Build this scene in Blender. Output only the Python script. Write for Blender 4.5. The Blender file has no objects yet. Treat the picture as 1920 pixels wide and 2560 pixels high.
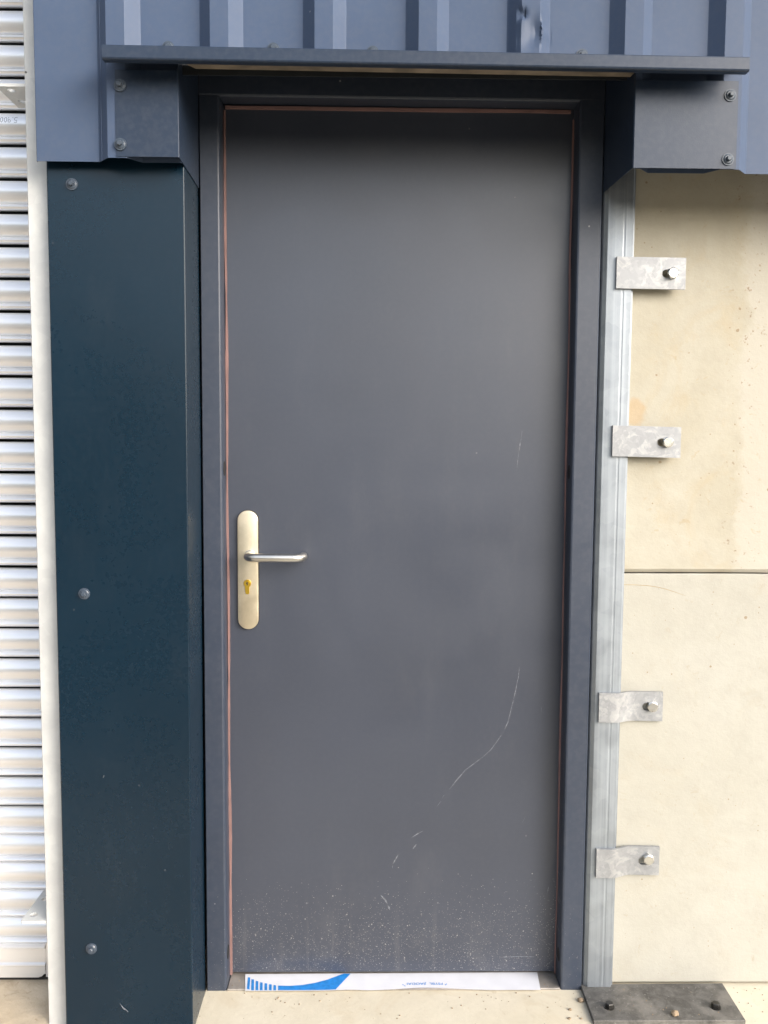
import bpy, bmesh, math, random
from mathutils import Vector, Matrix, noise
random.seed(7)
S = bpy.context.scene
COL = S.collection
rad = math.radians

# ------------------------------------------------------------------ camera
cam_d = bpy.data.cameras.new("camera")
cam = bpy.data.objects.new("camera", cam_d); COL.objects.link(cam)
cam_d.sensor_fit = 'HORIZONTAL'; cam_d.sensor_width = 36.0; cam_d.lens = 36.0 * 2071 / 1920
cam_d.clip_start = 0.05; cam_d.clip_end = 1000
def cam_rot(p, y, r):
    Rz = Matrix.Rotation(y, 3, 'Z'); Rx = Matrix.Rotation(p, 3, 'X'); Ry = Matrix.Rotation(r, 3, 'Y')
    return Rz @ Rx @ Ry
M3 = cam_rot(-0.0723, -0.0139, -0.0058)
right, fwd, up = M3.col[0], M3.col[1], M3.col[2]
cam.matrix_world = Matrix(((right.x, up.x, -fwd.x, 0.3378), (right.y, up.y, -fwd.y, -1.9225),
                           (right.z, up.z, -fwd.z, 1.255), (0, 0, 0, 1)))
S.camera = cam

# ------------------------------------------------------------------ sky, sun, exposure
SUN_DIR = Vector((0.74, -0.63, 0.42)).normalized()
W = bpy.data.worlds.new("World"); S.world = W; W.use_nodes = True
nt = W.node_tree; nt.nodes.clear()
wo = nt.nodes.new('ShaderNodeOutputWorld'); bg = nt.nodes.new('ShaderNodeBackground')
sky = nt.nodes.new('ShaderNodeTexSky'); sky.sky_type = 'NISHITA'; sky.sun_disc = False
sky.sun_elevation = math.asin(SUN_DIR.z); sky.sun_rotation = math.atan2(SUN_DIR.x, SUN_DIR.y)
sky.air_density = 1.0; sky.dust_density = 4.0; sky.ozone_density = 1.0
hs = nt.nodes.new('ShaderNodeHueSaturation'); hs.inputs['Saturation'].default_value = 0.55
nt.links.new(sky.outputs[0], hs.inputs['Color']); nt.links.new(hs.outputs[0], bg.inputs[0])
bg.inputs[1].default_value = 0.15
nt.links.new(bg.outputs[0], wo.inputs[0])
sun_d = bpy.data.lights.new("sun", 'SUN'); sun = bpy.data.objects.new("sun", sun_d); COL.objects.link(sun)
sun_d.energy = 0.55; sun_d.angle = rad(50); sun_d.color = (1.0, 0.965, 0.92)
sun.rotation_euler = SUN_DIR.to_track_quat('Z', 'Y').to_euler()
S.view_settings.view_transform = 'Standard'; S.view_settings.look = 'None'
S.view_settings.gamma = 1.0; S.view_settings.use_curve_mapping = False
S.view_settings.exposure = 1.46
S.render.engine = 'CYCLES'

# ------------------------------------------------------------------ node helpers
class G:
    """small wrapper round a material's node tree"""
    def __init__(s, name):
        s.m = bpy.data.materials.new(name); s.m.use_nodes = True
        s.t = s.m.node_tree; s.t.nodes.clear()
        s.out = s.t.nodes.new('ShaderNodeOutputMaterial'); s.b = s.t.nodes.new('ShaderNodeBsdfPrincipled')
        s.t.links.new(s.b.outputs[0], s.out.inputs[0])
        s.pos = s.t.nodes.new('ShaderNodeNewGeometry').outputs['Position']
    def n(s, typ, **kw):
        x = s.t.nodes.new(typ)
        for k, v in kw.items(): setattr(x, k, v)
        return x
    def put(s, sock, v):
        if hasattr(v, 'is_output'): s.t.links.new(v, sock)
        else: sock.default_value = v
    def scaled(s, sc, off=(0, 0, 0)):
        x = s.n('ShaderNodeMapping'); s.t.links.new(s.pos, x.inputs[0])
        x.inputs['Scale'].default_value = sc; x.inputs['Location'].default_value = off
        return x.outputs[0]
    def noise(s, scale, detail=3, rough=.5, vec=None, dist=0):
        x = s.n('ShaderNodeTexNoise'); s.t.links.new(vec or s.pos, x.inputs['Vector'])
        x.inputs['Scale'].default_value = scale; x.inputs['Detail'].default_value = detail
        x.inputs['Roughness'].default_value = rough; x.inputs['Distortion'].default_value = dist
        return x.outputs['Fac']
    def voro(s, scale, vec=None, rnd=1.0):
        x = s.n('ShaderNodeTexVoronoi'); s.t.links.new(vec or s.pos, x.inputs['Vector'])
        x.inputs['Scale'].default_value = scale; x.inputs['Randomness'].default_value = rnd
        return x.outputs['Distance'], x.outputs['Color']
    def math(s, op, a, b=0.0, c=0.0):
        x = s.n('ShaderNodeMath', operation=op)
        s.put(x.inputs[0], a); s.put(x.inputs[1], b); s.put(x.inputs[2], c)
        return x.outputs[0]
    def ramp(s, f, a, b, lo=0.0, hi=1.0):
        x = s.n('ShaderNodeMapRange', interpolation_type='SMOOTHSTEP')
        s.put(x.inputs['Value'], f); x.inputs['From Min'].default_value = a; x.inputs['From Max'].default_value = b
        x.inputs['To Min'].default_value = lo; x.inputs['To Max'].default_value = hi
        return x.outputs[0]
    def mix(s, f, a, b):
        x = s.n('ShaderNodeMix', data_type='RGBA')
        s.put(x.inputs[0], f)
        s.put(x.inputs[6], a if hasattr(a, 'is_output') else (*a, 1)); s.put(x.inputs[7], b if hasattr(b, 'is_output') else (*b, 1))
        return x.outputs[2]
    def sep(s, v=None):
        x = s.n('ShaderNodeSeparateXYZ'); s.t.links.new(v or s.pos, x.inputs[0]); return x.outputs
    def bump(s, h, strength, dist=.001):
        x = s.n('ShaderNodeBump'); s.put(x.inputs['Height'], h)
        x.inputs['Strength'].default_value = strength; x.inputs['Distance'].default_value = dist
        if s.b.inputs['Normal'].is_linked:
            s.t.links.new(s.b.inputs['Normal'].links[0].from_socket, x.inputs['Normal'])
        s.t.links.new(x.outputs[0], s.b.inputs['Normal'])
    def set(s, **kw):
        for k, v in kw.items():
            sock = s.b.inputs[{'col': 'Base Color', 'rough': 'Roughness', 'metal': 'Metallic', 'spec': 'Specular IOR Level', 'coat': 'Coat Weight'}[k]]
            if k == 'col' and not hasattr(v, 'is_output'): v = (*v, 1)
            s.put(sock, v)
        return s.m

def plain(name, col, rough=.5, metal=0.0, var=.15, scale=30):
    g = G(name); f = g.noise(scale, 4)
    g.set(col=g.mix(g.ramp(f, .3, .7), tuple(c * (1 - var) for c in col), tuple(c * (1 + var) for c in col)), rough=rough, metal=metal)
    return g.m

def paint(name, col, rough, grain=.35, gscale=330, specks=0.0, dust=0.0, spec=.5, scuff=1.0, ripple=.06):
    g = G(name)
    big = g.noise(2.2, 5, .6); fine = g.noise(90, 3)
    c = g.mix(g.ramp(big, .3, .7), tuple(v * .93 for v in col), tuple(v * 1.07 for v in col))
    c = g.mix(g.math('MULTIPLY', g.ramp(fine, .35, .75), .07 * scuff), c, (.16, .16, .17))
    # thin handling scuffs and dust marks of the coating
    d, vc = g.voro(38)
    xs = g.sep(vc)
    sp = g.math('MULTIPLY', g.ramp(d, .10, .05), g.math('GREATER_THAN', xs[0], .965))
    c = g.mix(g.math('MULTIPLY', sp, .6 * scuff), c, (.35, .35, .36))
    if dust:
        sc = g.noise(7, 6, .7, vec=g.scaled((1, 1, .35)))
        c = g.mix(g.math('MULTIPLY', g.ramp(sc, .52, .75), dust), c, (.22, .215, .21))
    if specks:
        # dried cement splashes near the foot of the door
        z = g.sep()[2]
        dens = g.math('MULTIPLY', g.math('POWER', g.ramp(z, .29, .02), 1.3), g.ramp(g.noise(6, 3), .25, .6, .35 * specks, specks))
        tot = None
        for scl, off, k in ((250, (0, 0, 0), .60), (150, (3.1, 1.7, .4), .20), (380, (7.1, 2.2, 5.4), .8)):
            v = g.scaled((1, .05, 1), off)
            d, vc = g.voro(scl, vec=v); r = g.sep(vc)
            on = g.math('LESS_THAN', r[0], g.math('MULTIPLY', dens, k))
            size = g.math('ADD', .09, g.math('MULTIPLY', r[1], .13))
            m = g.math('MULTIPLY', on, g.math('LESS_THAN', d, size))
            tot = m if tot is None else g.math('MAXIMUM', tot, m)
        c = g.mix(g.math('MULTIPLY', tot, .52), c, (.46, .445, .42))
        run = g.math('MULTIPLY', g.ramp(g.noise(46, 4, .6, vec=g.scaled((1, 1, .05))), .54, .72), g.ramp(z, .22, .0, 0, .13))
        c = g.mix(run, c, (.24, .235, .225))
        film = g.math('MULTIPLY', g.ramp(g.noise(14, 5, .65), .45, .8), g.ramp(z, .2, .0, 0, .16))
        c = g.mix(film, c, (.20, .195, .19))
    g.set(col=c, rough=g.math('ADD', g.ramp(fine, .2, .8, -.02, .02), g.ramp(g.noise(3.1, 6, .65, dist=.7), .3, .72, rough * .86, rough * 1.16)), spec=spec)
    if grain: g.bump(g.noise(gscale, 3, .6), grain, .0006)
    g.bump(g.noise(5, 2), ripple, .006)
    return g.m

def galv(name, dark, light, rough, metal, scale=55, streak=False, blotch=0.0, vw=.15, bump=.06):
    g = G(name)
    d, vc = g.voro(scale); n = g.noise(11, 5, .65, dist=.6)
    f = g.math('ADD', g.math('MULTIPLY', g.sep(vc)[0], vw), g.math('MULTIPLY', n, 1 - vw))
    c = g.mix(g.ramp(f, .3, .75), dark, light)
    if blotch:
        b = g.noise(26, 4, .6, dist=1.2)
        c = g.mix(g.math('MULTIPLY', g.ramp(b, .52, .60), blotch), c, (.80, .79, .77))
        b2 = g.noise(17, 4, .6, dist=1.0)
        c = g.mix(g.math('MULTIPLY', g.ramp(b2, .55, .65), blotch * .7), c, tuple(v * .6 for v in dark))
    r = g.ramp(n, .3, .7, rough * .8, rough * 1.25)
    if streak:
        st = g.noise(75, 4, .65, vec=g.scaled((1, 1, .010)))
        c = g.mix(g.math('MULTIPLY', g.ramp(st, .38, .66), .4), c, tuple(min(1, v * 1.3) for v in light))
    g.set(col=c, rough=r, metal=metal); g.bump(g.noise(60, 4), bump, .002)
    return g.m

def concrete(name, a, b, stain, amt, pits=True, upper=False, bump=.3):
    g = G(name)
    n1 = g.noise(2.6, 6, .62, dist=.5); n2 = g.noise(21, 6, .7)
    c = g.mix(g.ramp(n1, .32, .68), a, b)
    c = g.mix(g.ramp(n2, .35, .8, 0, .35), c, tuple(v * .80 for v in a))
    s = g.noise(5.5, 7, .68, dist=.9, vec=g.scaled((1, 1, 1), (4.3, 1, 7.7)))
    c = g.mix(g.math('MULTIPLY', g.ramp(s, .50, .72), amt), c, stain)
    if upper:
        x, y, z = g.sep()
        # laitance strip near the panel's end with a ragged brown edge
        e = g.math('ADD', x, g.math('MULTIPLY', g.math('SUBTRACT', g.noise(9, 5, .7), .5), .10))
        c = g.mix(g.ramp(e, 1.165, 1.190, 0, .5), c, (.45, .43, .385))
        edge = g.math('MULTIPLY', g.ramp(e, 1.13, 1.17), g.ramp(e, 1.24, 1.19))
        c = g.mix(g.math('MULTIPLY', edge, g.ramp(g.noise(75, 4, .7), .62, .68, 0, .7)), c, (.20, .13, .075))
        # rusty run-off blotch beside the post
        dx = g.math('SUBTRACT', x, .935); dz = g.math('MULTIPLY', g.math('SUBTRACT', z, 1.352), .7)
        dd = g.math('SQRT', g.math('ADD', g.math('MULTIPLY', dx, dx), g.math('MULTIPLY', dz, dz)))
        dd = g.math('ADD', dd, g.math('MULTIPLY', g.math('SUBTRACT', g.noise(40, 4), .5), .03))
        c = g.mix(g.ramp(dd, .028, .014, 0, .4), c, (.42, .26, .10))
    sm = g.noise(34, 6, .7, dist=.8)
    c = g.mix(g.ramp(sm, .60, .72, 0, .45), c, tuple(v * .9 for v in stain))
    if pits:
        for sc, th in ((55, .86), (24, .84), (110, .93)):
            d, vc = g.voro(sc); r = g.sep(vc)
            p = g.math('MULTIPLY', g.math('GREATER_THAN', r[0], th), g.math('LESS_THAN', g.math('ADD', d, g.math('MULTIPLY', g.noise(150, 2), .12)), g.math('ADD', .13, g.math('MULTIPLY', r[1], .09))))
            c = g.mix(g.math('MULTIPLY', p, .75), c, (.24, .175, .105))
    g.set(col=c, rough=.85, spec=.3)
    g.bump(g.noise(70, 6, .7), bump * 1.5, .002); g.bump(g.noise(6, 4), .15, .01)
    return g.m

M = {}
M['clad'] = paint('slate blue coated steel', (.058, .084, .142), .42, .12, 420, spec=.18)
M['trim'] = paint('grained dark coated steel', (.016, .028, .053), .36, .26, 380, spec=.38)
M['corner'] = paint('grained dark teal coated steel', (.0004, .0115, .0245), .28, .06, 650, dust=.015, spec=.45, scuff=.15, ripple=.16)
M['door'] = paint('satin grey door paint', (.035, .042, .062), .37, .03, 600, specks=1.0, spec=.72, dust=.05, scuff=.4)
M['frame'] = paint('satin grey frame paint', (.028, .038, .061), .42, .03, 600, specks=.3, spec=.55)
M['screw'] = paint('painted screw steel', (.042, .058, .082), .35, 0)
M['black'] = plain('black rubber', (.012, .012, .013), .6)
M['seal'] = plain('brown red sealing strip', (.205, .120, .112), .7, 0, .14, 18)
M['soffit'] = plain('mottled tan', (.20, .165, .125), .6, 0, .35, 14)
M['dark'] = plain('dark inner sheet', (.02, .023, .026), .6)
M['steel'] = galv('brushed handle steel', (.70, .62, .46), (.78, .69, .53), .36, .9, 200, bump=.02)
M['lever'] = galv('satin stainless lever', (.60, .585, .55), (.68, .665, .63), .32, 1.0, 200, bump=.01)
M['brass'] = plain('brass', (.85, .58, .08), .28, 1.0, .05)
M['post'] = galv('galvanised post', (.215, .24, .27), (.29, .32, .35), .45, .55, 40, streak=True)
M['guide'] = galv('dull galvanised guide', (.49, .505, .51), (.58, .595, .59), .55, .15, 45)
g = G('bright galvanised slat')
n_ = g.noise(30, 5, .65, vec=g.scaled((.06, 1, 1)))
g.set(col=g.mix(g.ramp(n_, .3, .7), (.80, .82, .86), (.88, .895, .92)), rough=g.ramp(n_, .3, .7, .30, .38), metal=.6)
M['slat'] = g.m
M['clip'] = galv('dipped galvanised clip', (.25, .26, .275), (.32, .33, .34), .5, .4, 130, blotch=.12, vw=.25)
M['bolt'] = galv('zinc bolt', (.55, .55, .53), (.72, .72, .70), .25, 1.0, 200)
g = G('weathered mill steel')
n1 = g.noise(38, 6, .7, dist=.4); n2 = g.noise(9, 5, .6); n3 = g.noise(160, 3, .6)
c_ = g.mix(g.ramp(n1, .3, .7), (.060, .058, .055), (.150, .145, .137))
c_ = g.mix(g.math('MULTIPLY', g.ramp(n2, .48, .70), .55), c_, (.26, .245, .22))
c_ = g.mix(g.ramp(n3, .60, .75, 0, .5), c_, (.32, .31, .29))
g.set(col=c_, rough=g.ramp(n1, .3, .7, .5, .75), metal=.15); g.bump(n1, .25, .002)
M['plate'] = g.m
M['panelU'] = concrete('cream concrete upper', (.37, .342, .27), (.41, .39, .33), (.38, .30, .175), .36, upper=True)
M['panelL'] = concrete('cream concrete lower', (.375, .364, .318), (.40, .391, .35), (.35, .312, .235), .3)
M['slab'] = concrete('cream floor concrete', (.58, .525, .41), (.63, .58, .47), (.48, .39, .26), .4)
M['rough'] = concrete('rough tan concrete', (.44, .365, .265), (.60, .52, .41), (.27, .20, .12), .7, bump=.8)
M['yard'] = plain('sandy yard gravel', (.17, .15, .115), .9, 0, .35, 3)
M['backdrop'] = plain('dark wooded hill', (.035, .045, .03), .9, 0, .5, .25)  # for the unseen rise that shapes reflections and side light
M['film'] = plain('white film', (.68, .69, .74), .32, 0, .03)
M['print'] = plain('blue print', (.02, .21, .60), .4, 0, .12, 90)
M['scratch'] = plain('pale scratch', (.15, .16, .185), .7, 0, .4, 160)
M['pencil'] = plain('grey pencil', (.10, .10, .11), .7)
M['pebble'] = plain('brown pebble', (.28, .21, .14), .8, 0, .35, 120)
M['sill'] = galv('bare sill steel', (.27, .25, .23), (.40, .37, .34), .5, .5, 60)
M['rust'] = plain('rust', (.42, .24, .12), .8, 0, .3, 60)

# ------------------------------------------------------------------ object helpers
def tag(o, label=None, cat=None, group=None, kind=None):
    for k, v in (('label', label), ('category', cat), ('group', group), ('kind', kind)):
        if v: o[k] = v
    return o
def empty(name, loc, label, cat, group=None):
    o = bpy.data.objects.new(name, None); COL.objects.link(o); o.location = loc; o.empty_display_size = .05
    return tag(o, label, cat, group)
def base(parent):
    v = Vector((0, 0, 0))
    while parent is not None: v = v + parent.location; parent = parent.parent
    return v
def obj(name, bm, mat, parent=None, smooth=False, origin=None):
    """link a bmesh given in world coordinates as one object under parent"""
    o = Vector(origin) if origin is not None else base(parent)
    bmesh.ops.translate(bm, verts=bm.verts, vec=-o)
    bmesh.ops.recalc_face_normals(bm, faces=bm.faces)
    me = bpy.data.meshes.new(name); bm.to_mesh(me); bm.free()
    me.materials.append(mat)
    if smooth:
        for p in me.polygons: p.use_smooth = True
        if smooth is not True: me.set_sharp_from_angle(angle=rad(smooth))
    ob = bpy.data.objects.new(name, me); COL.objects.link(ob)
    if parent is not None:
        ob.parent = parent; ob.location = o - base(parent)
    else: ob.location = o
    return ob
def add_box(bm, x0, x1, y0, y1, z0, z1, bev=0.0, seg=1):
    v = [bm.verts.new(p) for p in ((x0, y0, z0), (x1, y0, z0), (x1, y1, z0), (x0, y1, z0), (x0, y0, z1), (x1, y0, z1), (x1, y1, z1), (x0, y1, z1))]
    f = [bm.faces.new([v[i] for i in q]) for q in ((3, 2, 1, 0), (4, 5, 6, 7), (0, 1, 5, 4), (1, 2, 6, 5), (2, 3, 7, 6), (3, 0, 4, 7))]
    if bev:
        ed = list({e for fc in f for e in fc.edges})
        bmesh.ops.bevel(bm, geom=ed, offset=bev, segments=seg, affect='EDGES', profile=.5)
    return bm
def box(*a, **k): return add_box(bmesh.new(), *a, **k)
def prism(pts3, vec, bev=0.0, seg=2):
    """extrude a planar polygon (3D points) along vec"""
    bm = bmesh.new(); v = [bm.verts.new(p) for p in pts3]; f = bm.faces.new(v)
    r = bmesh.ops.extrude_face_region(bm, geom=[f])
    nv = [g for g in r['geom'] if isinstance(g, bmesh.types.BMVert)]
    bmesh.ops.translate(bm, verts=nv, vec=vec)
    if bev: bmesh.ops.bevel(bm, geom=list(bm.edges), offset=bev, segments=seg, affect='EDGES', profile=.5)
    return bm
def add_sheet(bm, rows, th=.0015):
    """rows of points -> quads, given thickness"""
    vs = [[bm.verts.new(p) for p in r] for r in rows]; fs = []
    for a, b in zip(vs, vs[1:]):
        for i in range(len(a) - 1): fs.append(bm.faces.new((a[i], a[i + 1], b[i + 1], b[i])))
    if th: thicken(bm, fs, th)
    return bm
def thicken(bm, fs, th):
    """second skin th behind the faces, closed along the rim"""
    acc = {}
    for f in fs:
        f.normal_update()
        for v in f.verts: acc.setdefault(v, []).append(f.normal.copy())
    off = {}
    for v, ns in acc.items():
        n = Vector((0, 0, 0))
        for q in ns: n += q
        n = n.normalized() if n.length > 1e-9 else Vector((0, 1, 0))
        k = max(.35, min(n.dot(q) for q in ns))
        off[v] = bm.verts.new(v.co - n * th / k)
    rim = [e for f in fs for e in f.edges if len([g for g in e.link_faces]) == 1]
    for f in list(fs): bm.faces.new([off[v] for v in reversed(f.verts)])
    for e in set(rim):
        a, b = e.verts
        bm.faces.new((a, b, off[b], off[a]))
def sheet(rows, th=.0015): return add_sheet(bmesh.new(), rows, th)
def cyl_y(bm, x, z, y0, y1, r0, r1=None, n=20, rot=0.0):
    """round or hexagonal solid along y from y0 (back) to y1 (front)"""
    r1 = r0 if r1 is None else r1
    A = [bm.verts.new((x + r0 * math.cos(rot + 2 * math.pi * i / n), y0, z + r0 * math.sin(rot + 2 * math.pi * i / n))) for i in range(n)]
    B = [bm.verts.new((x + r1 * math.cos(rot + 2 * math.pi * i / n), y1, z + r1 * math.sin(rot + 2 * math.pi * i / n))) for i in range(n)]
    for i in range(n):
        j = (i + 1) % n; bm.faces.new((A[i], A[j], B[j], B[i]))
    bm.faces.new(A); bm.faces.new(B); return bm
def ribbon(bm, pts, w, y, lift=.0002):
    """thin flat strip through (x,z) points in the plane y; w is a width or a list"""
    n = len(pts); L = []; R = []
    for i, p in enumerate(pts):
        a = pts[max(0, i - 1)]; b = pts[min(n - 1, i + 1)]
        d = Vector((b[0] - a[0], b[1] - a[1]))
        if d.length < 1e-9: d = Vector((1, 0))
        d.normalize(); ww = (w[i] if isinstance(w, (list, tuple)) else w) / 2
        yy = y(p[1]) if callable(y) else y
        L.append(bm.verts.new((p[0] - d.y * ww, yy, p[1] + d.x * ww))); R.append(bm.verts.new((p[0] + d.y * ww, yy, p[1] - d.x * ww)))
    for i in range(n - 1): bm.faces.new((L[i], L[i + 1], R[i + 1], R[i]))
    return bm
def copy_child(src, parent, loc):
    c = src.copy(); COL.objects.link(c); c.parent = parent; c.location = loc; return c

# a coated hexagon screw with its washer, facing -y, at the origin
def screw_bm():
    bm = bmesh.new()
    cyl_y(bm, 0, 0, 0, -.0022, .0122, .0118, 24); cyl_y(bm, 0, 0, -.0022, -.0042, .0100, .0078, 24)
    cyl_y(bm, 0, 0, -.0042, -.0096, .0054, .0054, 6, .3); cyl_y(bm, 0, 0, -.0096, -.0108, .0054, .0042, 6, .3)
    return bm
_scr = []
def add_screw(parent, x, y, z, rz=0.0):
    if not _scr:
        o = obj('screw', screw_bm(), M['screw'], parent, smooth=35, origin=(0, 0, 0)); _scr.append(o)
        o.location = Vector((x, y, z)) - base(parent)
    else: o = copy_child(_scr[0], parent, Vector((x, y, z)) - base(parent))
    o.rotation_euler = (0, rz, 0)
    return o

FZ = -.015          # finished floor level at the door

# ================================================================== SETTING
# far ground: one sheet to the horizon
bm = bmesh.new(); add_sheet(bm, [[(-400, -400, -.06), (400, -400, -.06)], [(-400, 400, -.06), (400, 400, -.06)]], 0)
tag(obj('ground', bm, M['yard']), 'sandy gravel yard stretching away from the building', None, None, 'structure')
# concrete floor in front of and under the door
bm = box(-.052, 9, -1.7, .6, -.055, FZ, .002)
tag(obj('concrete_floor', bm, M['slab']), 'smooth cream concrete floor below the door', None, None, 'structure')
# rough ground under the roller shutter
bm = bmesh.new(); rows = []
for j in range(150):
    r = []
    for i in range(110):
        x = -1.25 + 1.196 * i / 109; y = -.95 + 1.25 * j / 149
        p = Vector((x, y, 0))
        h = noise.fractal(p * 26, 1.0, 2.1, 5) * .0030 + noise.fractal(p * 7 + Vector((3, 1, 0)), 1.0, 2.0, 3) * .004
        if y > -.04: h *= .4
        r.append((x, y, -.020 + h))
    rows.append(r)
add_sheet(bm, rows, 0)
tag(obj('rough_concrete', bm, M['rough'], smooth=True), 'rough tan concrete under the roller shutter', None, None, 'structure')
bm = box(-9, -1.25, -1.7, .6, -.055, -.020); add_box(bm, -1.25, -.054, -1.7, -.95, -.055, -.020)
tag(obj('tan_concrete_apron', bm, M['rough']), 'rough tan concrete apron continuing in front of the shutter', None, None, 'structure')
# unseen dark rise added behind the camera to darken reflections and side light
bm = bmesh.new(); rows = []
for k in range(4):
    r = []
    for i in range(120):
        a = math.pi + math.pi * i / 119
        d = (62, 70, 84, 110)[k]
        ca = math.cos(a); sm = lambda u, p, q: (lambda t: t * t * (3 - 2 * t))(min(1, max(0, (u - p) / (q - p))))
        rise = .42 + .9 * sm(-ca, .10, .30) + 3.0 * sm(-ca, .55, .90) + 0.9 * sm(ca, .60, .92)
        hgt = (-.5, 8.5, 13, 11)[k] * rise + (0 if k == 0 else noise.noise(Vector((a * 9, k * 3.1, 0))) * 1.6 + noise.noise(Vector((a * 37, k, 4))) * .8)
        r.append((d * math.cos(a) * 1.2, d * math.sin(a), hgt))
    rows.append(r)
add_sheet(bm, rows, 0)
tag(obj('backdrop_rise', bm, M['backdrop'], smooth=True), 'unseen dark rise added across the yard to darken reflections', None, None, 'structure')

# ================================================================== CLADDING
YC, YP = -.240, -.215
clad = empty('metal_cladding', (.35, -.2, 1.82), 'slate blue ribbed metal cladding on the wall above and beside the door', 'cladding')
crowns = [-.1678, .0343, .2382, .4416, .6429, .8469, 1.0448, 1.2475, 1.45, 1.6525, 1.855, 2.0575]
def profile(x0, x1):
    pts = []
    for c in crowns:
        for dx, y in ((-.0430, YP), (-.0400, YP - .0022), (-.0202, YC + .0018), (-.0180, YC), (.0180, YC), (.0202, YC + .0018), (.0400, YP - .0022), (.0430, YP)):
            pts.append((c + dx, y))
    pts = [(-.2135, YP)] + pts[0:]
    pts = [p for p in pts if x0 <= p[0] <= x1]
    return pts
def prof_sheet(x0, x1, zf0, zf1, extra=()):
    pts = [(x0, None)] + profile(x0 + .001, x1 - .001) + [(x1, None)]
    full = profile(-9, 9)
    def yat(x):
        for a, b in zip(full, full[1:]):
            if a[0] <= x <= b[0]: return a[1] + (b[1] - a[1]) * (x - a[0]) / max(1e-9, b[0] - a[0])
        return YP
    return [(x, yat(x) if y is None else y) for x, y in pts]
def dent(x, y, z):
    """the knocked rib above the door"""
    if z > 2.35 or z < 1.99: return x, y
    g = lambda u, s: math.exp(-(u / s) ** 2)
    a = g(z - 2.079, .014)                       # right edge pushed outwards
    if .648 < x < .690:
        k = max(0, 1 - abs(x - .662) / .030)
        x += .0072 * a * k; y += .004 * a * k
    if .618 < x <= .664:
        k = g(x - .650, .016)
        y += .0070 * g(z - 2.082, .024) * k + .004 * g(z - 2.060, .02) * g(x - .640, .02)
        y += .008 * g(z - 2.113, .008) * g(x - .6275, .007)
        if x < .632: x += .006 * g(z - 2.113, .010)
    return x, y
# long upper sheet, with a fine strip round the dent
up_pts = prof_sheet(-.2135, 2.2, 0, 0)
fine = []
for a, b in zip(up_pts, up_pts[1:]):
    fine.append(a)
    if .60 < a[0] < .69:
        n = max(1, int((b[0] - a[0]) / .0022))
        for i in range(1, n): fine.append((a[0] + (b[0] - a[0]) * i / n, a[1] + (b[1] - a[1]) * i / n))
fine.append(up_pts[-1])
zs = [2.034] + [2.0375 + i * .0025 for i in range(50)] + [2.3, 2.8, 3.4, 4.0]
bm = bmesh.new(); rows = []
for z in zs:
    r = []
    for x, y in fine:
        x2, y2 = dent(x, y, z); r.append((x2, y2, z))
    rows.append(r)
add_sheet(bm, rows, .0008)
obj('profiled_sheet', bm, M['clad'], clad, smooth=18)
lp = prof_sheet(-.2135, -.0468, 0, 0)
obj('profiled_sheet', sheet([[(x, y, 1.8292) for x, y in lp], [(x, y, 2.034) for x, y in lp]], .0008), M['clad'], clad)
rp = prof_sheet(.8515, 2.2, 0, 0)
obj('profiled_sheet', sheet([[(x, y, 1.8192) for x, y in rp], [(x, y, 2.034) for x, y in rp]], .0008), M['clad'], clad)
# flat lap sheet at the left with a small folded hem
hem = [(-.3355, YP + .004), (-.3350, YP - .0006), (-.3340, YP - .0013), (-.2110, YP - .0013), (-.2078, YP - .0034), (-.2030, YP - .0090)]
bm = sheet([[(x, y, 1.8292) for x, y in hem], [(x, y, 4.0) for x, y in hem]], .0010)
obj('edge_flashing', bm, M['clad'], clad)
add_screw(clad, -.0705, YP - .001, 2.0505, .5); add_screw(clad, .1369, YP - .001, 2.0500, .2); add_screw(clad, .3339, YP - .001, 2.0465, .9); add_screw(clad, .7508, YP - .001, 2.0455, .4)

# unseen shell added behind everything so no light leaks through the gaps
shell = empty('building', (0, .3, 0), 'unseen dark shell added behind the door and cladding to keep light out', 'building')
obj('dark_backing', box(-9, 9, .14, .30, -.05, 4.0), M['dark'], shell)
obj('light_cap', box(-9, 9, -.26, 3.0, 4.002, 4.10), M['clad'], shell)  # unseen cap, closes the top against light

# ================================================================== CORNER PANEL
cp = empty('corner_flashing', (-.19, -.19, FZ), 'tall dark teal steel corner flashing left of the door with three screws', 'flashing')
path = [(-.3262, -.165), (-.3270, -.186), (-.3255, -.1890), (-.3240, -.190), (-.0500, -.190), (-.0482, -.1894), (-.0476, -.1876), (-.0478, -.056)]
bm = bmesh.new()
add_sheet(bm, [[(x - (.0022 if i > 3 else 0) * (1 if z < .5 else 0), y, z) for i, (x, y) in enumerate(path)] for z in (FZ, .45, 1.2, 1.86)], .0010)
obj('folded_sheet', bm, M['corner'], cp, smooth=12)
for x, z, r in ((-.2749, 1.7928, .2), (-.2669, .9545, .7), (-.2671, .1772, 1.2)): add_screw(cp, x, -.1902, z, r)
def one_scratch(parent, pts, w, y):
    bm = bmesh.new(); ribbon(bm, pts, w, y); return obj('scratch', bm, M['scratch'], parent)
one_scratch(cp, [(-.207, .052), (-.203, .046), (-.199, .040), (-.196, .038)], [.001, .002, .0025, .001], -.1913)
one_scratch(cp, [(-.1995, .043), (-.193, .037), (-.190, .033)], [.0012, .0016, .0008], -.19135)
one_scratch(cp, [(-.235, .5575), (-.2325, .563)], [.0008, .0016], -.1913)

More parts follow.
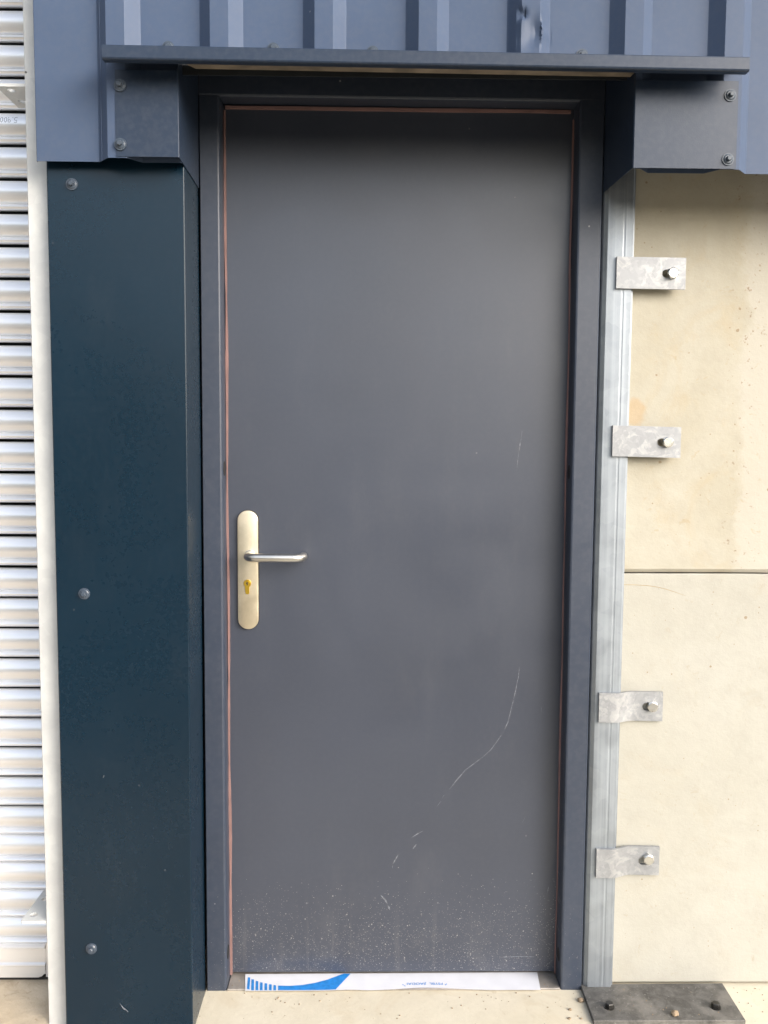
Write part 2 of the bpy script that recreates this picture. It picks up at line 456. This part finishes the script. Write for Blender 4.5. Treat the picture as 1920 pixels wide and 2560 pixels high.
# ================================================================== BOX FLASHINGS BESIDE THE HEAD
def box_flashing(label, x_out, x_in, xb, zb, zbb, ztop, mirror, screws):
    e = empty('head_flashing', ((x_out + x_in) / 2, YC, zb), label, 'flashing', None)
    y = YC - .0016
    s = 1 if x_in > x_out else -1
    pts = [(x_out, y, zb), (x_in - s * .0015, y, zb), (x_in, y + .0015, zb), (xb, -.053, zbb)]
    top = [(p[0], p[1], t) for p, t in zip(pts, (ztop, ztop, ztop + .022, 2.125))]
    bm = sheet([pts, top], .0010)
    obj('folded_sheet', bm, M['trim'], e)
    for x, z, r in screws: add_screw(e, x, y - .001, z, r)
    return e
box_flashing('small box flashing at the top left door corner, two screws on its left edge', -.1692, -.0459, -.0462, 1.8312, 1.8296, 1.996, 1, ((-.1591, 1.9658, .1), (-.1602, 1.8541, .6)))
box_flashing('small box flashing at the top right door corner, two screws on its right edge', 1.0555, .8508, .8450, 1.8197, 1.8290, 1.988, -1, ((1.0393, 1.9605, .5), (1.0389, 1.8375, .9)))

# ================================================================== CANOPY
can = empty('door_canopy', (.44, -.27, 1.98), 'narrow dark steel drip canopy over the door with a pale tan underside', 'canopy')
def zt(x): return 2.0120 - .0066 * (x + .171)      # the canopy drops slightly to the right
YL = -.310
rows = []
for x in (-.1722, -.1700, .1, .4, .7, 1.0440, 1.0462):
    t = zt(x); k = .002 if x in (-.1722, 1.0462) else 0
    rows.append([(x, YP + .004, t + .012), (x, YL + .003, t), (x, YL + .0006, t - .0010), (x, YL, t - .0030), (x, YL - .0005, t - .0235), (x, YL + .0006, t - .0258), (x, YL + .003, t - .0270), (x, YL + .017, t - .0262), (x, YL + .018, t - .019)])
obj('folded_sheet', sheet(rows, .0012), M['trim'], can, smooth=12)
# tan strip at the front of the opening
pts = [(-.0440, -.262, zt(-.044) - .0045), (.8495, -.262, zt(.8495) - .0045), (.8465, -.223, zt(.8465) - .0035), (-.0150, -.223, zt(-.015) - .0035)]
obj('tan_strip', prism(pts, Vector((0, 0, .004))), M['soffit'], can)
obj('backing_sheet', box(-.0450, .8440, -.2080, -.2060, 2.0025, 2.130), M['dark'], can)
obj('soffit_sheet', box(-.0450, .8440, -.2058, -.0500, 2.128, 2.132), M['dark'], can)  # hidden dark sheet put in above the opening to block light

# ================================================================== DOOR FRAME
fr = empty('door_frame', (.394, -.05, FZ), 'dark grey steel door frame around the single door with brown red sealing strips', 'door frame')
def jamb(s):
    # s=-1 left, +1 right ; outer edge, inner edge, return depth
    bm = bmesh.new(); rows = []
    for z in (FZ, .6, 1.2, 2.0275):
        if s < 0:
            xo = -.0468 + .0018 * (z / 2.03); xi = -.0008
            rows.append([(xo, .06, z), (xo, -.0485, z), (xo + .0015, -.050, z), (xi - .0050, -.050, z), (xi - .0022, -.0490, z), (xi - .0006, -.0468, z), (xi, -.043, z), (xi, .012, z)])
        else:
            xo = .8382 + .0046 * (z / 2.03); xi = .7888
            rows.append([(xo, .06, z), (xo, -.0485, z), (xo - .0015, -.050, z), (xi + .0050, -.050, z), (xi + .0022, -.0490, z), (xi + .0006, -.0468, z), (xi, -.043, z), (xi, .012, z)])
    add_sheet(bm, rows, .0008)
    return bm
obj('jamb', jamb(-1), M['frame'], fr, smooth=12); obj('jamb', jamb(1), M['frame'], fr, smooth=12)
def head_row(x):
    z0 = 2.0275 - .003 * (x / .8)
    return [(x, .06, 2.12), (x, -.0485, 2.12), (x, -.050, 2.1185), (x, -.050, z0 + .005), (x, -.0490, z0 + .0022), (x, -.0468, z0 + .0006), (x, -.043, z0), (x, .012, z0 + .0035)]
obj('head', sheet([head_row(x) for x in (-.0452, .4, .8428)], .0008), M['frame'], fr, smooth=12)
def seal(pts, w, yb, yf):
    """wavy strip with a little depth in the plane of the leaf"""
    bm = bmesh.new(); ribbon(bm, pts, w, yf)
    r = bmesh.ops.extrude_face_region(bm, geom=list(bm.faces))
    bmesh.ops.translate(bm, verts=[g for g in r['geom'] if isinstance(g, bmesh.types.BMVert)], vec=(0, yb - yf, 0))
    return bm
N = 90
def wob(t, s, f): return noise.noise(Vector((t * f, s, .3)))
pl = []; wl = []
for i in range(N):
    z = -.006 + 2.022 * i / (N - 1); wl.append(.0046 + .0030 * wob(z, 1, 6) + .0018 * wob(z, 5, 24)); pl.append((.0022 + .0016 * wob(z, 2, 5), z))
obj('sealing_strip', seal(pl, wl, .001, -.0045), M['seal'], fr)
pr_ = []; wr = []
for i in range(N):
    z = -.006 + 2.010 * i / (N - 1); wr.append(max(.0008, .0030 + .0034 * wob(z, 9, 4.2) + .0012 * wob(z, 3, 15))); pr_.append((.7864 - .0018 * wob(z, 7, 5), z))
obj('sealing_strip', seal(pr_, wr, .001, -.0045), M['seal'], fr)
pt = []; wt = []
for i in range(N):
    x = .004 + .776 * i / (N - 1); wt.append(.0066 + .0022 * wob(x, 4, 7)); pt.append((x, 2.0228 - .0024 * (x / .8) + .0014 * wob(x, 11, 5)))
obj('sealing_strip', seal(pt, wt, .001, -.0045), M['seal'], fr)
for x, s, z in ((-.0008, 1, 1.2154), (-.0008, 1, .0665), (.7888, -1, 1.2112), (.7888, -1, .0586)):
    bm = bmesh.new(); vs = []
    for i in range(20):
        a = 2 * math.pi * i / 20; vs.append((x + s * .0002, -.027 + .0125 * math.cos(a), z + .0165 * math.sin(a)))
    obj('plug', prism(vs, Vector((s * .0009, 0, 0))), M['black'], fr)
obj('sill', box(.0005, .7880, -.0520, .045, FZ + .0005, -.0100, .0012), M['sill'], fr)

# ================================================================== DOOR
dr = empty('door', (.394, .02, 0), 'plain dark grey steel door leaf, scratched and splashed with pale specks at its foot', 'door')
obj('leaf', box(.0005, .7882, .0, .045, -.0020, 2.0290, .0010), M['door'], dr)
# lever set : back plate, lever, lock cylinder
def stadium(cx, zlo, zhi, r, y, n=14):
    p = []
    for i in range(n + 1):
        a = math.pi * i / n; p.append((cx + r * math.cos(a), y, zhi - r + r * math.sin(a)))
    for i in range(n + 1):
        a = math.pi + math.pi * i / n; p.append((cx + r * math.cos(a), y, zlo + r + r * math.sin(a)))
    return p
obj('plate_shadow_gap', prism(stadium(.0491, .8388, 1.1195, .0251, .0002), Vector((0, -.0018, 0))), M['black'], dr)  # black backing added as the shadow gap around the handle plate
bp_ = obj('handle_plate', prism(stadium(.0489, .8400, 1.1185, .0240, -.0005), Vector((0, -.0085, 0)), .0018, 3), M['steel'], dr, smooth=40)
# lever: a bent round bar, neck out, arm to the right, end turned back to the door
cl = []
def arc(cx, cy, r, a0, a1, n):
    return [(cx + r * math.cos(a0 + (a1 - a0) * i / n), cy + r * math.sin(a0 + (a1 - a0) * i / n)) for i in range(n + 1)]
cl += [(.0540, -.008), (.0540, -.030)]
cl += arc(.0740, -.038, .0200, math.pi, 1.5 * math.pi, 8)
cl += arc(.1590, -.038, .0200, 1.5 * math.pi, 2 * math.pi, 8)
cl += [(.1790, -.030), (.1790, -.012)]
bm = bmesh.new(); rings = []; R0 = .0098; LZ = 1.0150
for i, p in enumerate(cl):
    a = Vector(cl[max(0, i - 1)]); b = Vector(cl[min(len(cl) - 1, i + 1)]); t = (b - a).normalized(); nrm = Vector((-t.y, t.x))
    zz = LZ - .0008 * (p[0] - .054) / .13
    rr = R0 * (.82 if i == len(cl) - 1 else 1)
    rings.append([bm.verts.new((p[0] + nrm.x * rr * math.cos(u), p[1] + nrm.y * rr * math.cos(u), zz + rr * math.sin(u))) for u in [2 * math.pi * k / 16 for k in range(16)]])
for a, b in zip(rings, rings[1:]):
    for k in range(16): bm.faces.new((a[k], a[(k + 1) % 16], b[(k + 1) % 16], b[k]))
bm.faces.new(rings[0]); bm.faces.new(rings[-1])
lev = obj('lever', bm, M['lever'], dr, smooth=50)
bm = bmesh.new(); cyl_y(bm, .0540, LZ, -.0088, -.0150, .0122, .0118, 28)
obj('collar', bm, M['lever'], dr, smooth=35)
# euro cylinder: round plug over a narrower tongue
zc, xc = .9484, .0478
pp = [(xc + .0088 * math.cos(a), -.0088, zc + .0088 * math.sin(a)) for a in [math.radians(d) for d in range(-58, 239, 11)]]
tail = [(xc - .0047, -.0088, zc - .022), (xc - .0033, -.0088, zc - .0245), (xc, -.0088, zc - .0254), (xc + .0033, -.0088, zc - .0245), (xc + .0047, -.0088, zc - .022)]
cy = obj('lock_cylinder', prism(pp + tail, Vector((0, -.0030, 0)), .0004, 1), M['brass'], dr)
bm = bmesh.new(); cyl_y(bm, xc, zc, -.0116, -.0132, .0066, .0064, 24)
obj('plug', bm, M['brass'], cy, smooth=35)
bm = box(xc - .0011, xc + .0011, -.0135, -.0132, zc - .0038, zc + .0040); add_box(bm, xc - .0024, xc - .0011, -.0135, -.0132, zc - .0006, zc + .0014)
obj('keyway', bm, M['black'], cy)
# the long curving scratch and other marks
bm = bmesh.new()
Y = -.0003
def jit(p, w0):
    q = []; ww = []
    for a, b in zip(p, p[1:]):
        n = max(2, int((Vector(a) - Vector(b)).length / .006))
        for i in range(n):
            t = i / n; x = a[0] + (b[0] - a[0]) * t; z = a[1] + (b[1] - a[1]) * t
            q.append((x + .0006 * wob(z * 40, 1, 1), z)); ww.append(max(.0002, w0 * (.75 + .9 * wob(z * 70 + x * 30, 3, 1))))
    q.append(p[-1]); ww.append(.0003); ww[0] = .0003
    one_scratch(dr, q, ww, Y)
jit([(.6868, .7508), (.6845, .722), (.6832, .7186), (.6793, .6953), (.674, .672)], .0013)
jit([(.674, .671), (.6681, .6458), (.662, .6165), (.6545, .6004)], .0012)
jit([(.6467, .5858), (.6355, .5682), (.6214, .5491), (.6044, .5329), (.5831, .5167)], .0009)
jit([(.5831, .5165), (.5617, .5004), (.5504, .4857), (.539, .4724), (.5248, .4532)], .0013)
jit([(.5135, .4399), (.5072, .4316)], .0013); jit([(.505, .4242), (.495, .4102)], .0013)
jit([(.463, .3508), (.4495, .3434), (.4337, .333)], .0014)
jit([(.4474, .318), (.4382, .3061)], .0032); jit([(.4039, .2921), (.3965, .2792), (.3907, .2687)], .0050); jit([(.3905, .2660), (.3894, .2583)], .0028)
jit([(.7408, .654), (.7406, .6394)], .0014); jit([(.7078, .3864), (.7009, .3715)], .0010); jit([(.767, .2127), (.7633, .1915)], .0011)
jit([(.3618, .1911), (.373, .1795), (.3787, .1679)], .0032); jit([(.3787, .167), (.3843, .1534)], .0042)
jit([(.6547, .0345), (.7025, .0361), (.7391, .0348)], .0013)
jit([(.6835, 1.3065), (.6779, 1.2583)], .0010); jit([(.679, 1.28), (.6731, 1.2207)], .0009)

# ================================================================== PROTECTIVE FILM ON THE SILL
fz = -.0092
fm = empty('protective_film', (.39, -.03, fz), 'white protective film with blue print stuck along the door sill', 'film')
bm = bmesh.new(); A = []; B = []
NF = 60
for i in range(NF + 1):
    t = i / NF; xb = .0346 + .7106 * t; xf = .0444 + .6955 * t
    yb = .0037 + .0045 * t
    lift = .010 * math.exp(-((t - .62) / .12) ** 2) + .003 * math.exp(-((t - .36) / .05) ** 2) + .0012 * wob(t, 2, 14)
    A.append((xb, yb, fz)); B.append((xf, -.0590 + max(0, lift * .9), fz + max(0, lift) * .04))
mid = [((a[0] * .45 + b[0] * .55), (a[1] * .45 + b[1] * .55), fz) for a, b in zip(A, B)]
add_sheet(bm, [A, mid, B], 0)
obj('sheet', bm, M['film'], fm, smooth=30)
def flat_poly(bm, pts, z):
    f = bm.faces.new([bm.verts.new((p[0], p[1], z)) for p in pts])
    bmesh.ops.triangulate(bm, faces=[f])
pz = fz + .0006
bm = bmesh.new()
bars = [[(.0435, -.0092), (.0490, -.0105), (.0539, -.0555), (.0474, -.052)], [(.053, -.0165), (.059, -.0178), (.0647, -.0575), (.0581, -.0575)], [(.0643, -.0231), (.0703, -.0244), (.0748, -.0575), (.0683, -.0575)], [(.0754, -.0283), (.0814, -.0296), (.085, -.0575), (.0785, -.0575)], [(.0866, -.0316), (.0925, -.0329), (.0956, -.0575), (.0891, -.0575)], [(.0978, -.0355), (.1037, -.0369), (.1062, -.0575), (.0997, -.0575)], [(.1087, -.0388), (.1146, -.0401), (.1166, -.0575), (.1101, -.0575)]]
for b in bars: obj('printed_bar', (lambda m: (flat_poly(m, b, pz), m)[1])(bmesh.new()), M['print'], fm)
top = [(.1197, -.0411), (.1475, -.0422), (.176, -.0391), (.2064, -.0312), (.2367, -.0183), (.2611, -.0036), (.2740, .0035)]
bot = [(.1212, -.0575), (.1576, -.0578), (.190, -.0576), (.2185, -.0574), (.240, -.0570), (.2562, -.0560), (.2900, .0035)]
bm = bmesh.new(); add_sheet(bm, [[(x, y, pz) for x, y in top], [(x, y, pz) for x, y in bot]], 0)
obj('printed_swoosh', bm, M['print'], fm)
def text_mesh(body, width, height, mat, parent, loc, euler, name='lettering'):
    cu = bpy.data.curves.new('letters', 'FONT'); cu.body = body; cu.align_x = 'CENTER'; cu.align_y = 'CENTER'; cu.resolution_u = 3
    t = bpy.data.objects.new('letters', cu); COL.objects.link(t); bpy.context.view_layer.update()
    me = bpy.data.meshes.new_from_object(t.evaluated_get(bpy.context.evaluated_depsgraph_get()))
    bpy.data.objects.remove(t); bpy.data.curves.remove(cu)
    xs = [v.co.x for v in me.vertices]; ys = [v.co.y for v in me.vertices]
    sx = width / (max(xs) - min(xs)); sy = height / (max(ys) - min(ys)); cx = (max(xs) + min(xs)) / 2; cyy = (max(ys) + min(ys)) / 2
    for v in me.vertices: v.co.x = (v.co.x - cx) * sx; v.co.y = (v.co.y - cyy) * sy
    me.materials.append(mat); me.name = name
    o = bpy.data.objects.new(name, me); COL.objects.link(o); o.parent = parent
    o.location = Vector(loc) - base(parent); o.rotation_euler = euler
    return o
text_mesh('FSYBL  JIAODAI', .0850, .0110, M['print'], fm, (.4680, -.0345, pz), (0, 0, math.pi))
bm = bmesh.new()
for a, b in (((.4148, -.0373), (.417, -.0408)), ((.4193, -.0417), (.4208, -.0450)), ((.5162, -.0413), (.5201, -.036))):
    a = Vector(a); b = Vector(b); d = (b - a).normalized(); n = Vector((-d.y, d.x)) * .0009
    bm = bmesh.new(); flat_poly(bm, [a - n, b - n, b + n, a + n], pz); obj('printed_tick', bm, M['print'], fm)

# ================================================================== RIGHT POST AND BASE PLATE
po = empty('steel_post', (.878, -.055, FZ), 'tall galvanised steel post between the door frame and the concrete wall', 'post')
rows = []
for z in (-.0050, .6, 1.2, 2.15):
    x = .8418 + .0048 * z / 1.8
    rows.append([(x - .0005, .05, z), (x, -.043, z), (x + .0022, -.0475, z), (x + .0100, -.0545, z), (x + .0135, -.0550, z), (x + .0435, -.0550, z), (x + .0450, -.0545, z), (x + .0480, -.0545, z), (x + .0495, -.0550, z), (x + .0645, -.0550, z), (x + .0660, -.0540, z), (x + .0664, -.0480, z), (x + .0708, -.0475, z), (x + .0712, -.0445, z), (x + .0712, .05, z)])
obj('channel', sheet(rows, .001), M['post'], po, smooth=12)
bpe = empty('base_plate', (1.005, -.11, FZ), 'weathered dark steel base plate bolted to the floor at the foot of the post', 'plate')
pts = [(.8355, -.172, FZ + .0002), (1.1760, -.1725, FZ + .0002), (1.1785, -.0420, FZ + .0002), (.8375, -.0445, FZ + .0002)]
obj('plate', prism(pts, Vector((0, 0, .0100)), .0012, 1), M['plate'], bpe)
def hex_z(bm, x, y, z0, z1, r, n=6, rot=.4, r1=None):
    r1 = r1 or r
    A = [bm.verts.new((x + r * math.cos(rot + 2 * math.pi * i / n), y + r * math.sin(rot + 2 * math.pi * i / n), z0)) for i in range(n)]
    B = [bm.verts.new((x + r1 * math.cos(rot + 2 * math.pi * i / n), y + r1 * math.sin(rot + 2 * math.pi * i / n), z1)) for i in range(n)]
    for i in range(n): bm.faces.new((A[i], A[(i + 1) % n], B[(i + 1) % n], B[i]))
    bm.faces.new(A); bm.faces.new(B)
zz = FZ + .0102
for x, y, r in ((.8829, -.1269, .2), (1.1264, -.1282, .7)):
    bm = bmesh.new(); hex_z(bm, x, y, zz, zz + .0018, .0120, 20); hex_z(bm, x, y, zz + .0018, zz + .0095, .0095, 6, r); hex_z(bm, x, y, zz + .0095, zz + .0110, .0095, 6, r, .0080)
    obj('bolt', bm, M['black'] if False else plain('dark bolt steel', (.06, .058, .055), .35, .8), bpe)

def pebble(x, y, z, r, sq, seed, label):
    bm = bmesh.new(); bmesh.ops.create_icosphere(bm, subdivisions=2, radius=1)
    for v in bm.verts:
        k = 1 + .28 * noise.noise(v.co * 1.3 + Vector((seed, 0, 0)))
        v.co = Vector((v.co.x * r * k, v.co.y * r * .8 * k, v.co.z * r * sq * k))
    bmesh.ops.translate(bm, verts=bm.verts, vec=(x, y, z + r * sq * .8))
    o = obj('pebble', bm, M['pebble'], None, smooth=60, origin=(x, y, z)); tag(o, label, 'pebble', 'pebbles scattered in front of the door')
pebble(1.0225, -.1560, zz, .0088, .75, 1, 'tan pebble resting on the front of the steel base plate')
pebble(.8270, -.0920, FZ, .0080, .55, 3, 'largest pebble on the floor, against the left edge of the base plate')
pebble(.7947, -.1218, FZ, .0042, .5, 5, 'small brown pebble on the floor, middle of the three before the right jamb')
pebble(.7858, -.1512, FZ, .0044, .35, 8, 'pale flat pebble at the bottom edge of the floor, left of a smaller one')
pebble(.8129, -.1514, FZ, .0032, .4, 11, 'tiny pebble at the bottom edge of the floor, nearest the base plate corner')

# loose crumbs swept against the threshold and the plate
bm = bmesh.new(); rg = random.Random(3)
def crumb(x, y, z, q):
    r = bmesh.ops.create_icosphere(bm, subdivisions=1, radius=q)
    for v in r['verts']:
        v.co = Vector((v.co.x * rg.uniform(.7, 1.3) + x, v.co.y * rg.uniform(.7, 1.2) + y, max(0, v.co.z * .7 + q * .4) + z))
for i in range(46): crumb(rg.uniform(-.03, .83), -.054 - abs(rg.gauss(0, .05)), FZ, rg.uniform(.0006, .0020))
for i in range(22): crumb(rg.uniform(.86, 1.16), rg.uniform(-.165, -.05), FZ + .0102, rg.uniform(.0005, .0016))
for i in range(26): crumb(rg.uniform(1.19, 1.40), -.045 - abs(rg.gauss(0, .05)), FZ, rg.uniform(.0006, .0018))
for i in range(14): crumb(rg.choice((rg.uniform(.0, .034), rg.uniform(.75, .787))), rg.uniform(-.048, -.004), -.0100, rg.uniform(.0005, .0014))
tag(obj('grit', bm, M['pebble']), 'fine tan grit scattered along the door threshold', None, None, 'stuff')

# ================================================================== CONCRETE WALL
wl_ = empty('concrete_wall', (1.6, 0, FZ), 'cream precast concrete wall of two stacked panels right of the door', 'wall')
def panel(z0, z1, ch_bot, ch_top, sag):
    """precast panel with chamfered edges and slightly uneven arrises"""
    X = [.9120 + i * (2.6 - .912) / 60 for i in range(61)]
    bm = bmesh.new(); rows = []
    for x in X:
        a = .0007 * wob(x, sag, 14) + .0005 * wob(x, sag + 3, 45); b = .0009 * wob(x, sag + 7, 11) + .0005 * wob(x, sag + 8, 60)
        rows.append([(x, .13, z0 + a), (x, -.035 + ch_bot * .8, z0 + a), (x, -.035, z0 + ch_bot + b), (x, -.035, z1 - ch_top + b), (x, -.035 + ch_top, z1 + a), (x, .13, z1 + a)])
    vs = [[bm.verts.new(p) for p in r] for r in rows]
    for a, b in zip(vs, vs[1:]):
        for i in range(6): bm.faces.new((a[i], a[(i + 1) % 6], b[(i + 1) % 6], b[i]))
    bm.faces.new(vs[0]); bm.faces.new(vs[-1])
    return bm
tag(obj('panel', panel(.9815, 2.6, .0085, .004, 1), M['panelU'], wl_, smooth=15), 'upper golden stained concrete panel')
tag(obj('panel', panel(-.0100, .9785, .005, .003, 5), M['panelL'], wl_, smooth=15), 'lower pale cream concrete panel')
bm = bmesh.new(); ribbon(bm, [(.914, .9528), (.945, .9524), (.974, .9509), (1.0, .9468), (1.0181, .9423), (1.0623, .9278)], [.0012, .0011, .0012, .0010, .0011, .0004], -.0354)
obj('hairline_crack', bm, plain('crack stain', (.34, .26, .15), .9), wl_)

# ================================================================== CLIPS
def clip(label, x0, z0, tilt, bend, bx, bz, mk):
    e = empty('steel_clip', (x0 + .077, -.06, z0 + .035), label, 'clip', 'galvanised clips holding the concrete wall to the post')
    L, H, T = .1540, .0690, .0065
    def yoff(u):
        if not bend: return -.0560
        t = min(1, max(0, (u - .036) / .050)); t = t * t * (3 - 2 * t)
        return -.0560 + t * .0185
    hz = H * .49; hx0, hx1, r = bx - x0 - .0215, bx - x0 + .006, .0088
    us = [0, .0012, .02] + [.036 + .0055 * i for i in range(11)]
    us = [u for u in us if u < hx0 - .002] + [hx0 + r * (1 - math.cos(math.pi * i / 14)) for i in range(8)] + [hx1 - r * math.cos(math.pi * .5 * (1 - i / 7.0)) + r * 0 for i in range(0)] + [hx1 - r + r * math.sin(math.pi * i / 14) for i in range(8)] + [L - .006, L - .0012, L]
    us = sorted(set(round(u, 6) for u in us if 0 <= u <= L))
    def hole(u):
        if u <= hx0 or u >= hx1: return 0
        if u < hx0 + r: return math.sqrt(max(0, r * r - (hx0 + r - u) ** 2))
        if u > hx1 - r: return math.sqrt(max(0, r * r - (u - hx1 + r) ** 2))
        return r
    bm = bmesh.new(); cols = []
    for u in us:
        h = hole(u); y = yoff(u); x = x0 + u; zt_ = z0 + tilt * u / L
        cols.append([bm.verts.new((x + (.0000), y, zt_ + v)) for v in (0, hz - h, hz + h, H)] + [h])
    for a, b in zip(cols, cols[1:]):
        for i, j in ((0, 1), (2, 3)):
            bm.faces.new((a[i], b[i], b[j], a[j]))
    bmesh.ops.remove_doubles(bm, verts=bm.verts, dist=1e-5)
    r_ = bmesh.ops.extrude_face_region(bm, geom=list(bm.faces))
    bmesh.ops.translate(bm, verts=[g for g in r_['geom'] if isinstance(g, bmesh.types.BMVert)], vec=(0, -T, 0))
    obj('plate', bm, M['clip'], e, smooth=14)
    yb = yoff(bx - x0) - T
    bm = bmesh.new()
    cyl_y(bm, bx, bz, .0, yb, .0078, .0078, 16)
    cyl_y(bm, bx, bz, yb - .0002, yb - .0100, .0127, .0127, 6, mk); cyl_y(bm, bx, bz, yb - .0100, yb - .0114, .0120, .0100, 18, mk)
    b = obj('bolt', bm, M['bolt'], e, smooth=30)
    return e
clip('topmost clip on the post, blotchy flat bar with a shining white bolt head', .8755, 1.6200, -.0015, False, .9985, 1.6525, .1)
clip('second clip from the top, flat clean silver bar beside the upper concrete panel', .8762, 1.2485, -.0030, False, .9985, 1.2808, .35)
clip('third clip down, bent bar with white runs of zinc on the lower concrete panel', .8606, .6367, -.0030, True, .9882, .6707, .2)
clip('lowest clip on the post, bent tan stained bar above the base plate', .8635, .2662, -.0035, True, .9895, .3050, .6)

# ================================================================== ROLLER SHUTTER
sh = empty('roller_shutter', (-1.2, 0, FZ), 'bright galvanised roller shutter of narrow curved slats at the left', 'shutter')
PITCH = .0732
prof = [(.0080, -.0022), (.0040, -.0034)]
for i in range(13):
    t = i / 12; ang = math.pi * (.06 + .88 * t)
    prof.append((.0035 - .0125 * math.sin(ang) - .0005, -.0046 - .0475 * t))
prof += [(.0036, -.0530), (.0040, -.0545), (.0012, -.0556)]
for i in range(7):
    t = i / 6; prof.append((.0012 - .0060 * math.sin(math.pi * t), -.0558 - .0125 * t))
prof += [(.0040, -.0692), (.0090, -.0694)]
XL, XR = -3.4, -.350
knots = [(-6, 2.2306 + 6 * .0738), (0, 2.2306), (7, 1.7155), (17, .9828), (25, .4112), (30, .0725)]
def gap_z(k):
    for (a, za), (b, zb) in zip(knots, knots[1:]):
        if a <= k <= b: return za + (zb - za) * (k - a) / (b - a)
slat0 = None; k = -6
for k in range(-6, 30):
    z = gap_z(k)
    if slat0 is None:
        bm = sheet([[(XL, y, dz) for y, dz in prof], [(XR, y, dz) for y, dz in prof]], 0)
        slat0 = obj('slat', bm, M['slat'], sh, smooth=40, origin=(0, 0, 0)); slat0.location = Vector((0, 0, z)) - base(sh); sl = slat0
    else: sl = copy_child(slat0, sh, Vector((0, random.uniform(-.0006, .0006), z)) - base(sh))
    sl.rotation_euler = (random.uniform(-.012, .012), 0, random.uniform(-.0004, .0004))
    if k == 3: slat_mark = sl; zmark = z
z = gap_z(30)
zend = z
def rail_row(x, cut=0.0):
    zb = FZ + .0030
    return [(x, .012, zend), (x, .004, zend - .001), (x, -.004, zend - .006), (x, -.005, zend - .010), (x, -.001, zend - .014), (x, -.0010, .0245), (x, -.0045, .0215), (x, -.0050, .0180), (x, -.0030, .0150), (x, -.0025, zb + cut), (x, .020, zb + cut)]
rb = obj('bottom_rail', sheet([rail_row(x, c) for x, c in ((XL, 0), (-.462, 0), (-.4535, .0025), (-.4475, .0085), (-.4440, .0190 - .0105))], 0), M['slat'], sh, smooth=25)
obj('rubber_edge', box(XL, -.436, .000, .016, FZ - .004, FZ + .0040), M['black'], rb)
obj('rail_end', box(-.4440, -.350, -.0005, .018, FZ + .003, zend), M['slat'], rb)
# handwritten mark, upside down, on one slat
G5 = {'5': [[(.9, 1), (.25, 1), (.2, .58), (.55, .66), (.85, .45), (.75, .12), (.4, 0), (.1, .1)]],
      '.': [[(.35, .0), (.65, .10)]],
      '9': [[(.82, .62), (.55, .48), (.25, .62), (.25, .88), (.55, 1), (.82, .9), (.82, .62), (.74, .0)]],
      '0': [[(.5, 1), (.22, .75), (.2, .3), (.45, 0), (.75, .2), (.8, .7), (.55, 1), (.42, .97)]]}
bm = bmesh.new(); xx = -.4565; cw = .0090; chh = .0122
for ch in '5.900':
    w = cw * (.55 if ch == '.' else 1)
    for st in G5[ch]:
        pts = [(xx - u * w, 1.9945 - v * chh) for u, v in st]
        ribbon(bm, pts, .0009, lambda z: -.0100)
    xx -= w * .98
# lay the strokes on the curved slat
def slat_y(z):
    t = (zmark - .0046 - z) / .0475; t = min(1, max(0, t))
    return .0035 - .0125 * math.sin(math.pi * (.06 + .88 * t)) - .0005
for v in bm.verts: v.co.y = slat_y(v.co.z) - .0004
obj('handwritten_number', bm, M['pencil'], slat_mark)

# ------------------------------------------------------------------ shutter guide post with cleats
gp = empty('shutter_guide', (-.355, -.15, FZ), 'pale galvanised guide post between the roller shutter and the corner flashing', 'post')
rows = []
for z in (-.05, .8, 1.6, 2.7):
    xl = -.3752 - .0026 * z / 2.1; 
    rows.append([(xl, .05, z), (xl, -.1588, z), (xl + .0012, -.160, z), (xl + .0440, -.160, z), (xl + .0455, -.1588, z), (xl + .0455, .05, z)])
obj('upright', sheet(rows, .001), M['guide'], gp, smooth=12)
def cleat(z, x0, x1, y0, y1, holes, r, x_c):
    us = [y0, y0 + .002]
    for h in holes: us += [h + r * math.sin(math.pi * (i / 12 - .5)) for i in range(13)]
    us += [y1 - .002, y1]; us = sorted(us)
    bm = bmesh.new(); cols = []
    for u in us:
        hh = 0
        for h in holes:
            if abs(u - h) < r: hh = math.sqrt(r * r - (u - h) ** 2)
        cut = .0025 if u in (y0, y1) else 0
        cols.append([bm.verts.new((x, u, z)) for x in (x0 + cut, x_c - hh, x_c + hh, x1)])
    for a, b in zip(cols, cols[1:]):
        for i, j in ((0, 1), (2, 3)): bm.faces.new((a[i], b[i], b[j], a[j]))
    bmesh.ops.remove_doubles(bm, verts=bm.verts, dist=1e-5)
    r_ = bmesh.ops.extrude_face_region(bm, geom=list(bm.faces))
    bmesh.ops.translate(bm, verts=[g for g in r_['geom'] if isinstance(g, bmesh.types.BMVert)], vec=(0, 0, .006))
    return bm
obj('cleat', cleat(.2150, -.4325, -.3764, -.158, -.030, (-.134, -.068), .0085, -.4135), M['guide'], gp)
obj('cleat', cleat(1.9970, -.4370, -.3786, -.158, -.050, (-.138, -.084), .0085, -.4145), M['guide'], gp)
bm = bmesh.new(); cyl_y(bm, -.3745, 2.0245, -.1600, -.1612, .0022, .0018, 10)
obj('weld_spot', bm, M['plate'], gp)
